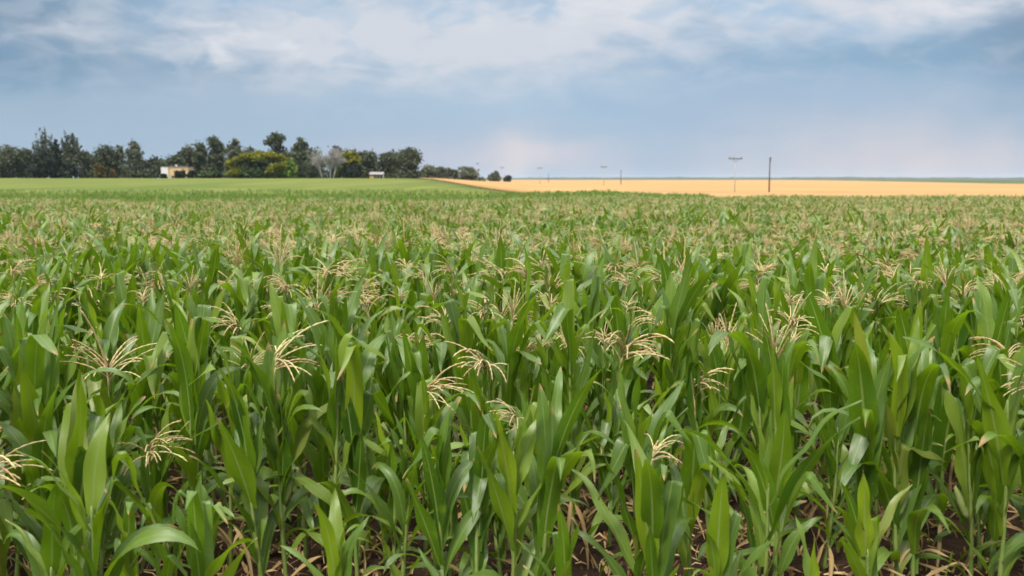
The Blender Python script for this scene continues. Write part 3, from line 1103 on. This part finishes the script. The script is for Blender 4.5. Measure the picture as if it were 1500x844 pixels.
rp = random.Random(5)
LEAF = {}
for style, cnt in (('up', 8), ('upkink', 6), ('arch', 9), ('slant', 9), ('hang', 6), ('dry', 6)):
    LEAF[style] = []
    for _ in range(cnt):
        mb = MB()
        leaf_strip(mb, rp, **leaf_spec(rp, style))
        LEAF[style].append(mb.mesh('dry_leaf' if style == 'dry' else 'leaf', M['dry' if style == 'dry' else 'leaf']))
TASSEL = {}
for style in ('erect', 'splay', 'droop', 'side'):
    TASSEL[style] = []
    for _ in range(4):
        mb = MB()
        tassel(mb, rp, style, rp.randint(13, 19), rp.uniform(.26, .34), seg=16, thick=1.0)
        TASSEL[style].append(mb.mesh('tassel', M['tassel']))
STALK = []
for _ in range(4):
    mb = MB()
    pts, rad = [], []
    for i in range(21):
        t = i / 20
        pts.append((.012 * math.sin(t * 5 + _), .012 * math.cos(t * 4 + _), t))
        rad.append((.0155 - .0085 * t) * (1.22 if i % 3 == 1 else 1.0))
    mb.tube(pts, rad, 8)
    STALK.append(mb.mesh('stalk', M['stalk']))
EAR = []
for _ in range(2):
    a, b = MB(), MB()
    a.tube([(0, 0, 0), (.008, 0, .04), (.022, 0, .12), (.034, 0, .19), (.04, 0, .23)], [.012, .024, .027, .018, .007], 8)
    for k in range(9):
        q = k * .7
        b.tube([(.04, 0, .225), (.045 + .008 * math.cos(q), .008 * math.sin(q), .25), (.06 + .02 * math.cos(q), .022 * math.sin(q), .235)], [.0022, .002, .0015], 4)
    EAR.append((a.mesh('ear', M['husk']), b.mesh('silk', M['silk'])))

GC = 'corn plants in the near rows'


def plant(x, y, hs, seed, tass=None, label=None, az=None, top=None, extra=None, nleaf=None, tscale=1.0, taz=None, lean=(0, 0), dry=True):
    """one corn plant as its own thing: stalk, every leaf, tassel, sometimes an ear"""
    r = random.Random(seed)
    root = empty('corn_plant', (x, y, hgt(x, y) - .01))
    root.rotation_euler = (lean[0] + r.gauss(0, .06), lean[1] + r.gauss(0, .06), 0)
    tag(root, label, 'corn plant', GC)
    st = link('stalk', STALK[r.randrange(4)], root)
    st.scale = (1, 1, hs)
    st.rotation_euler = (0, 0, r.uniform(0, 6))
    az = r.uniform(0, math.pi) if az is None else az
    nl = nleaf or r.randint(9, 12)
    for k in range(nl):
        t = k / (nl - 1)
        z = hs * (.16 + .80 * t ** .92)
        a = az + (k % 2) * math.pi + r.gauss(0, .38)
        if t > .82:
            style = top or r.choice(['up', 'up', 'up', 'upkink', 'upkink', 'slant'])
        elif t > .5:
            style = r.choice(['up', 'up', 'up', 'upkink', 'upkink', 'slant', 'arch'])
        elif t > .25:
            style = r.choice(['arch', 'arch', 'slant', 'up', 'up', 'upkink'])
        else:
            style = r.choice(['arch', 'hang', 'slant', 'hang'])
        o = link('leaf', r.choice(LEAF[style]), root)
        s = r.uniform(.85, 1.12) * ((.62 if tass else .80) if t > .88 else (.85 if tass and t > .72 else 1.0)) * (.82 if t < .15 else 1.0) * min(1.0, hs / 1.35 + .1)
        o.location = (.008 * math.cos(a), .008 * math.sin(a), z)
        o.rotation_euler = (r.gauss(0, .08), r.gauss(0, .08), a)
        o.scale = (s, s * r.uniform(.80, 1.05), s)
    for (style, a, tz, s, idx) in (extra or []):
        o = link('leaf', LEAF[style][idx % len(LEAF[style])], root)
        o.location = (.008 * math.cos(a), .008 * math.sin(a), hs * tz)
        o.rotation_euler = (0, 0, a)
        o.scale = (s, s, s)
    if dry:
        for k in range(r.randint(2, 4)):
            a = r.uniform(0, 6.28)
            o = link('dry_leaf', r.choice(LEAF['dry']), root)
            o.location = (.01 * math.cos(a), .01 * math.sin(a), hs * r.uniform(.07, .30))
            o.rotation_euler = (r.gauss(0, .2), r.gauss(0, .2), a)
    if tass:
        o = link('tassel', r.choice(TASSEL[tass]), root)
        o.location = (0, 0, hs + (.15 if seed > 5000 else .09))
        link('peduncle', STALK[0], root).scale = (.5, .5, hs + .13)
        a = r.uniform(0, 6.28) if taz is None else taz
        o.rotation_euler = (r.gauss(0, .1), r.gauss(0, .1), a)
        o.scale = (tscale,) * 3
    if hs > 1.2 and r.random() < .4:
        m = r.choice(EAR)
        a = az + r.uniform(-.4, .4)
        o = link('ear', m[0], root)
        o.location = (.012 * math.cos(a), .012 * math.sin(a), hs * r.uniform(.42, .52))
        o.rotation_euler = (0, .18, a)
        link('silk', m[1], o)
    return root


# landmark plants: (x px of the stalk, y px of the stalk top, distance, tassel, short name, options)
HERO = [
    (412, 560, 6.5, 'side', 'the corn with a wide one-sided tassel sweeping right', dict(top='slant', taz=0.1, az=.5, tscale=1.15, extra=[('up', 2.2, .62, 1.2, 2), ('up', 1.4, .80, 1.1, 5), ('slant', .2, .5, 1.1, 3)])),
    (905, 548, 7.6, 'droop', 'the corn with the widest drooping tassel', dict(taz=-.3, tscale=1.25, top='up')),
    (712, 560, 7.4, 'droop', 'the corn with a curled fountain tassel', dict(taz=-.5, tscale=1.1, top='up')),
    (622, 600, 7.2, 'side', 'the corn with a low one-sided tassel', dict(taz=-.4, tscale=1.0, top='up')),
    (1046, 600, 7.4, 'droop', 'the corn with a tassel tucked in narrow leaves', dict(taz=-.4, tscale=1.0, top='up', extra=[('up', .2, .9, 1.1, 1)])),
    (172, 578, 7.0, 'splay', 'the corn with the wide flat spread tassel', dict(tscale=1.1, top='up')),
    (8, 712, 5.8, 'droop', 'the corn with a tassel low on the left border', dict(taz=-.2, tscale=1.15, top='slant')),
    (225, 690, 6.1, 'side', 'the corn with a tassel under a folded leaf', dict(taz=-.5, tscale=.8, top='upkink')),
    (735, 690, 6.6, None, 'the corn with a broad dark hanging leaf', dict(top='upkink', extra=[('hang', -1.5, .8, 1.2, 1)])),
    (1215, 640, 6.9, None, 'the corn with two broad pale bowed leaves', dict(top='arch', az=0.2)),
    (1335, 610, 7.6, None, 'the corn with one leaf folded like a hook', dict(top='upkink', az=.2)),
    (1440, 690, 6.9, None, 'the corn with leaves bowing past the right border', dict(top='arch', az=-.1)),
    (130, 480, 10.2, 'splay', 'the corn with a large pale starry tassel', dict(tscale=1.25)),
    (738, 440, 12.0, 'splay', 'the corn with a tall tassel leaning right', dict(tscale=1.5)),
    (345, 500, 9.5, 'droop', 'the corn with a shaggy tassel behind a bent leaf', dict(tscale=1.1)),
    (1085, 470, 10.5, 'side', 'the corn with a one-sided tassel on a leaning stalk', dict(taz=.2, tscale=1.1, lean=(0, .12))),
    (565, 470, 10.5, 'droop', 'the corn with a small hanging tassel at mid field', dict()),
    (820, 470, 10.2, 'splay', 'the corn with a spread tassel just right of centre', dict()),
    (1290, 470, 10.2, 'splay', 'the corn with a spread tassel far right of centre', dict()),
    (965, 650, 6.7, None, 'the corn with one tall tilted blade', dict(top='up', lean=(0, -.06))),
    (1110, 720, 6.3, None, 'the corn with a blade slanting up to the right', dict(top='slant', az=0.0)),
    (80, 740, 5.8, None, 'the corn with a huge dark bowed leaf', dict(top='arch', az=.1)),
    (590, 690, 6.2, None, 'the corn with paired broad dark blades', dict(top='up')),
    # short plants along the bottom border of the photograph
    (500, 850, 5.0, None, 'the short corn with yellow-green upright blades', dict(top='up', nleaf=6, extra=[('up', 1.5, .90, .72, 0), ('up', -1.9, .95, .66, 3), ('up', .5, .8, .75, 4)])),
    (832, 856, 4.95, None, 'the short corn with one pale spear blade', dict(top='up', nleaf=6, extra=[('up', -1.45, .97, .68, 6), ('slant', 2.8, .8, .6, 2)])),
    (1048, 838, 5.1, None, 'the short corn with two bright spear blades', dict(top='up', nleaf=6, extra=[('up', -1.6, .97, .80, 1), ('up', 1.3, .95, .6, 7), ('slant', .1, .7, .8, 4)])),
    (1292, 806, 5.2, None, 'the short corn with a fan of three blades', dict(top='up', nleaf=6, extra=[('up', -1.5, .95, .78, 5), ('slant', 2.7, .85, .75, 0), ('slant', .4, .85, .72, 6)])),
    (1195, 868, 5.0, None, 'the short corn with thin blades on bare soil', dict(top='up', nleaf=5)),
    (225, 868, 5.0, None, 'the short corn with a yellowing bent tip', dict(top='up', nleaf=5)),
    (1375, 870, 5.2, None, 'the short corn at the right bottom border', dict(top='up', nleaf=5)),
    (660, 868, 5.1, None, 'the short corn with a cream folded leaf tip', dict(top='upkink', nleaf=6)),
]
hero_xy = []
for i, (px, py, d, tass, short, kw) in enumerate(HERO):
    u, v = ray(px, py)
    x, y = u * d, d
    hs = EYE + v * d - hgt(x, y)
    hero_xy.append((x, y, short, tass, hs))
    kw = dict(kw)
    lab = short.replace('the corn', 'corn plant', 1).replace('the short corn', 'short corn plant', 1)
    if 'short' in short:
        lab += ' in the front row'
    else:
        lab += ' in the near rows'
    kw['tscale'] = kw.get('tscale', 1.0) * 1.18
    plant(x, y, hs, 900 + i, tass, lab, **kw)

# the rest of the field on its rows
HERO_A = (ray(420, 560)[0],)
ROW, INROW, RANG = 0.72, 0.23, math.radians(9)
rf = random.Random(21)
cr, sr = math.cos(RANG), math.sin(RANG)
near, far = [], []
FAR_Y = 110.0
for i in range(-40, 200):
    v0 = i * ROW
    for j in range(-520, 520):
        if rf.random() < .10:
            continue
        uu = j * INROW + rf.gauss(0, .06)
        vv = v0 + rf.gauss(0, .05)
        x, y = uu * cr - vv * sr, uu * sr + vv * cr
        if y < 4.7 + .5 * sstep(-1, 2.5, x) or y > FAR_Y + 1.5 * math.sin(x * .2) or abs(x) > 3.5 + .62 * y:
            continue
        if y < 16 and any((x - h[0]) ** 2 + (y - h[1]) ** 2 < (.30 if 'short' in h[2] else .2) ** 2 for h in hero_xy):
            continue
        if y < 5.4 and any('short' in h[2] and y < h[1] + .1 and abs(x / y - h[0] / h[1]) * y < .22 for h in hero_xy):
            continue
        infr = abs(x) < .535 * y + .35
        if y < 6.2 and infr and rf.random() < .12 + .25 * sstep(-1, 2, x):
            continue
        # bare-ish patch at the lower right
        if y < 6.3 and abs(x / y - HERO_A[0]) * y < .34 and y > 5.2:
            continue
        if infr and y < 8.2 and x > 1.2 and rf.random() < .15:
            continue
        (near if infr else far).append((y, x))
near.sort()
# the younger sowing on the left rise: plants get smaller and thinner on the ground with distance
for _ in range(26000):
    y = 110 + 110 * rf.random() ** 1.5
    x = y * rf.uniform(-.56, .2)
    if x < edge_x(y) - 4 and rf.random() < 1 - .75 * sstep(120, 220, y):
        far.append((y, x))
NIND = 300 - len(HERO)
far += near[NIND:]
near = near[:NIND]

ORD = ['nearest', 'second', 'third', 'fourth', 'fifth', 'sixth', 'seventh', 'eighth', 'ninth', 'tenth', 'eleventh', 'twelfth', 'thirteenth', 'fourteenth']
cand = []
for k, (y, x) in enumerate(near):
    r = random.Random(5000 + k)
    p = .2 if y < 8 else (.5 if y < 10 else .68)
    tass = r.choice(['erect', 'splay', 'droop', 'droop', 'side']) if r.random() < p else None
    hs = r.gauss(1.52, .14) * (1 - (.26 if x > .3 else .10) * sstep(7.2, 4.8, y))
    for h in hero_xy:
        if h[3] and y < h[1] < y + 2.6 and abs(x / y - h[0] / h[1]) * y < .33:
            lim = (EYE + (hgt(h[0], h[1]) + h[4] - .12 - EYE) * y / h[1]) - hgt(x, y) - .30
            hs = min(hs, max(.55, lim))
            if hs < 1.1:
                tass = None
    best = min(hero_xy, key=lambda h: (h[0] - x) ** 2 + (h[1] - y) ** 2)
    dx, dy = x - best[0], y - best[1]
    sec = ('right of' if dx > 0 else 'left of') if abs(dx) > abs(dy) else ('behind' if dy > 0 else 'before')
    cand.append((x, y, hs, tass, best[2], sec, math.hypot(dx, dy), k))
seen = {}
for c in sorted(cand, key=lambda c: c[6]):
    key = (c[4], c[5], c[3] is None)
    seen.setdefault(key, []).append(c)
for key, lst in seen.items():
    for q, (x, y, hs, tass, short, sec, dd, k) in enumerate(lst):
        r2_ = random.Random(k)
        kind = {None: 'untasselled corn plant', 'erect': 'tasselled corn plant', 'splay': 'tasselled corn plant',
                'droop': 'tasselled corn plant', 'side': 'tasselled corn plant'}[tass]
        ref = short.split(' with ')
        ref = 'that ' + short[4:]
        plant(x, y, hs, 7000 + k, tass, tscale=r2_.uniform(.68, .98), label='%s %s %s %s' % (ORD[min(q, 13)], kind, sec, short))


# the mass of the field beyond: variants instanced on the rows, one object
def far_variant(seed, tass):
    r = random.Random(seed)
    mb = MB()
    hs = 1.42
    mb.tube([(0, 0, 0), (.01, 0, .7), (0, 0, hs + (.12 if tass else 0))], [.015, .011, .006], 5, 0, 1)
    az = r.uniform(0, 3.1)
    nl = 10
    for k in range(nl):
        t = k / (nl - 1)
        if t < .12:
            continue
        a = az + (k % 2) * math.pi + r.gauss(0, .38)
        if t > .82:
            style = r.choice(['up', 'up', 'upkink', 'slant'])
        elif t > .5:
            style = r.choice(['up', 'up', 'upkink', 'upkink', 'slant', 'arch', 'arch'])
        else:
            style = r.choice(['arch', 'arch', 'slant', 'up', 'upkink', 'hang'])
        sp = leaf_spec(r, style)
        s = (.66 if tass else .8) if t > .85 else (.92 if tass and t > .7 else 1.0)
        sp['L'] *= s
        sp['W'] *= s * .92
        leaf_strip(mb, r, nseg=8, cols=3, org=(0, 0, hs * (.16 + .80 * t ** .92)), az=a, tone=r.random() * .999, mi=0, **sp)
    if tass:
        t2 = MB()
        tassel(t2, r, tass, r.randint(10, 15), r.uniform(.25, .33), 0, 5, 4, 1.15)
        mb.add([(p[0], p[1], p[2] + hs + .17) for p in t2.v], t2.f, None, r.random() * .999, 2)
    return mb


KINDS = [None] * 8 + ['erect', 'splay', 'droop', 'splay', 'erect', 'side', 'droop', 'splay']


def band(x, y):
    """how many plants carry a tassel here: the crop tassels in bands along the rows"""
    v = -x * sr + y * cr
    b = .5 + .5 * math.sin(v * .52 + 1.0 + .6 * math.sin(x * .11)) * math.sin(v * .19 + x * .05 + 2)
    return .09 + .76 * b * b + .12 * sstep(0, .4, x / y)


def corn_mass():
    r = random.Random(31)
    allv, vid = MB(), []
    for k, t in enumerate(KINDS):
        q = far_variant(300 + k, t)
        off = len(allv.v)
        allv.v += q.v
        allv.uv += q.uv
        allv.f += [tuple(i + off for i in f) for f in q.f]
        allv.tone += q.tone
        allv.mi += q.mi
        vid += [k] * len(q.v)
    for y, x in far:
        allv.v.append((x, y, hgt(x, y) - .01))
        allv.uv.append((0, 0))
    me = allv.mesh('corn_field', [M['leaf'], M['stalk'], M['tassel']])
    me.attributes.new('rot', 'FLOAT_VECTOR', 'POINT')
    me.attributes.new('scl', 'FLOAT_VECTOR', 'POINT')
    me.attributes.new('idx', 'INT', 'POINT')
    me.attributes.new('vid', 'INT', 'POINT')
    nv = len(vid)
    ra, sa_, ia = [0.0] * (3 * nv), [1.0] * (3 * nv), [0] * nv
    for y, x in far:
        t = r.random() < band(x, y) + .10 * sstep(14, 22, y) - .12 * sstep(60, 100, y) - 2 * sstep(108, 112, y)
        ia.append(r.randrange(8) + (8 if t else 0))
        ra += [r.gauss(0, .05), r.gauss(0, .05), r.uniform(0, 6.283)]
        s = (1 - .5 * sstep(75, 112, y) * sstep(.10, -.05, x / y)) * max(.84, min(1.13, r.gauss(1.0, .08))) * (1 + .05 * math.sin(x * .31 + y * .17))
        sa_ += [s * r.uniform(.95, 1.1), s * r.uniform(.95, 1.1), s]
    for nm, fld, val in (('rot', 'vector', ra), ('scl', 'vector', sa_), ('idx', 'value', ia), ('vid', 'value', vid + [-1] * len(far))):
        me.attributes[nm].data.foreach_set(fld, val)
    o = link('corn_field', me)
    tag(o, 'dense mass of corn filling the field behind the near rows', 'corn', kind='stuff')
    ng = bpy.data.node_groups.new('corn_scatter', 'GeometryNodeTree')
    ng.interface.new_socket('Geometry', in_out='INPUT', socket_type='NodeSocketGeometry')
    ng.interface.new_socket('Geometry', in_out='OUTPUT', socket_type='NodeSocketGeometry')
    N, L = ng.nodes, ng.links
    gi, go = N.new('NodeGroupInput'), N.new('NodeGroupOutput')
    inst = N.new('GeometryNodeInstanceOnPoints')
    sepg = N.new('GeometryNodeSeparateGeometry')
    split = N.new('GeometryNodeSplitToInstances')
    cmp_ = N.new('FunctionNodeCompare')
    cmp_.data_type, cmp_.operation = 'INT', 'LESS_THAN'
    cmp_.inputs[3].default_value = 0

    def attr(name, typ):
        n = N.new('GeometryNodeInputNamedAttribute')
        n.data_type = typ
        n.inputs[0].default_value = name
        return n.outputs[0]
    e2r = N.new('FunctionNodeEulerToRotation')
    L.new(attr('rot', 'FLOAT_VECTOR'), e2r.inputs[0])
    L.new(attr('vid', 'INT'), cmp_.inputs[2])
    L.new(gi.outputs[0], sepg.inputs[0])
    L.new(cmp_.outputs[0], sepg.inputs[1])
    L.new(sepg.outputs[0], inst.inputs['Points'])
    L.new(sepg.outputs[1], split.inputs[0])
    L.new(attr('vid', 'INT'), split.inputs['Group ID'])
    L.new(split.outputs[0], inst.inputs['Instance'])
    inst.inputs['Pick Instance'].default_value = True
    L.new(attr('idx', 'INT'), inst.inputs['Instance Index'])
    L.new(e2r.outputs[0], inst.inputs['Rotation'])
    L.new(attr('scl', 'FLOAT_VECTOR'), inst.inputs['Scale'])
    L.new(inst.outputs[0], go.inputs[0])
    md = o.modifiers.new('scatter', 'NODES')
    md.node_group = ng
    print('corn mass plants', len(far), 'individuals', len(near) + len(HERO), 'to y', near[-1][0])


corn_mass()


# ------------------------------------------------------------------ crop litter on the soil
def litter():
    r = random.Random(8)
    mb = MB()
    for i in range(15000):
        y = 3.5 + 12 * r.random() ** 1.2
        x = r.uniform(-1, 1) * (.62 * y + 1.5)
        z = hgt(x, y)
        a = r.uniform(0, 6.28)
        l, w = r.uniform(.03, .22) * r.uniform(.5, 1), r.uniform(.004, .03)
        c, s = math.cos(a), math.sin(a)
        h0, h1, h2 = r.uniform(.005, .04), r.uniform(.01, .07), r.uniform(.005, .09)
        vs = []
        for q, hh in ((-1, h0), (0, h1), (1, h2)):
            bx, by = x + c * l * q / 2 + s * q * q * l * r.uniform(-.3, .3), y + s * l * q / 2
            ww = w * (1 - .5 * abs(q)) / 2
            vs += [(bx - s * ww, by + c * ww, z + hh), (bx + s * ww, by - c * ww, z + hh + ww * .8)]
        mb.add(vs, [(0, 1, 3, 2), (2, 3, 5, 4)], None, r.random() * .999)
    m = leaf_material('crop_litter', (0.13, 0.07, 0.03), (0.32, 0.21, 0.09), (0.52, 0.38, 0.19), (.3, .2, .09), (.35, .25, .1), .85, .15, .1, False, False)
    tag(mb.build('crop_litter', m), 'dry straw and broken corn leaves lying on the soil', 'litter', kind='stuff')


litter()
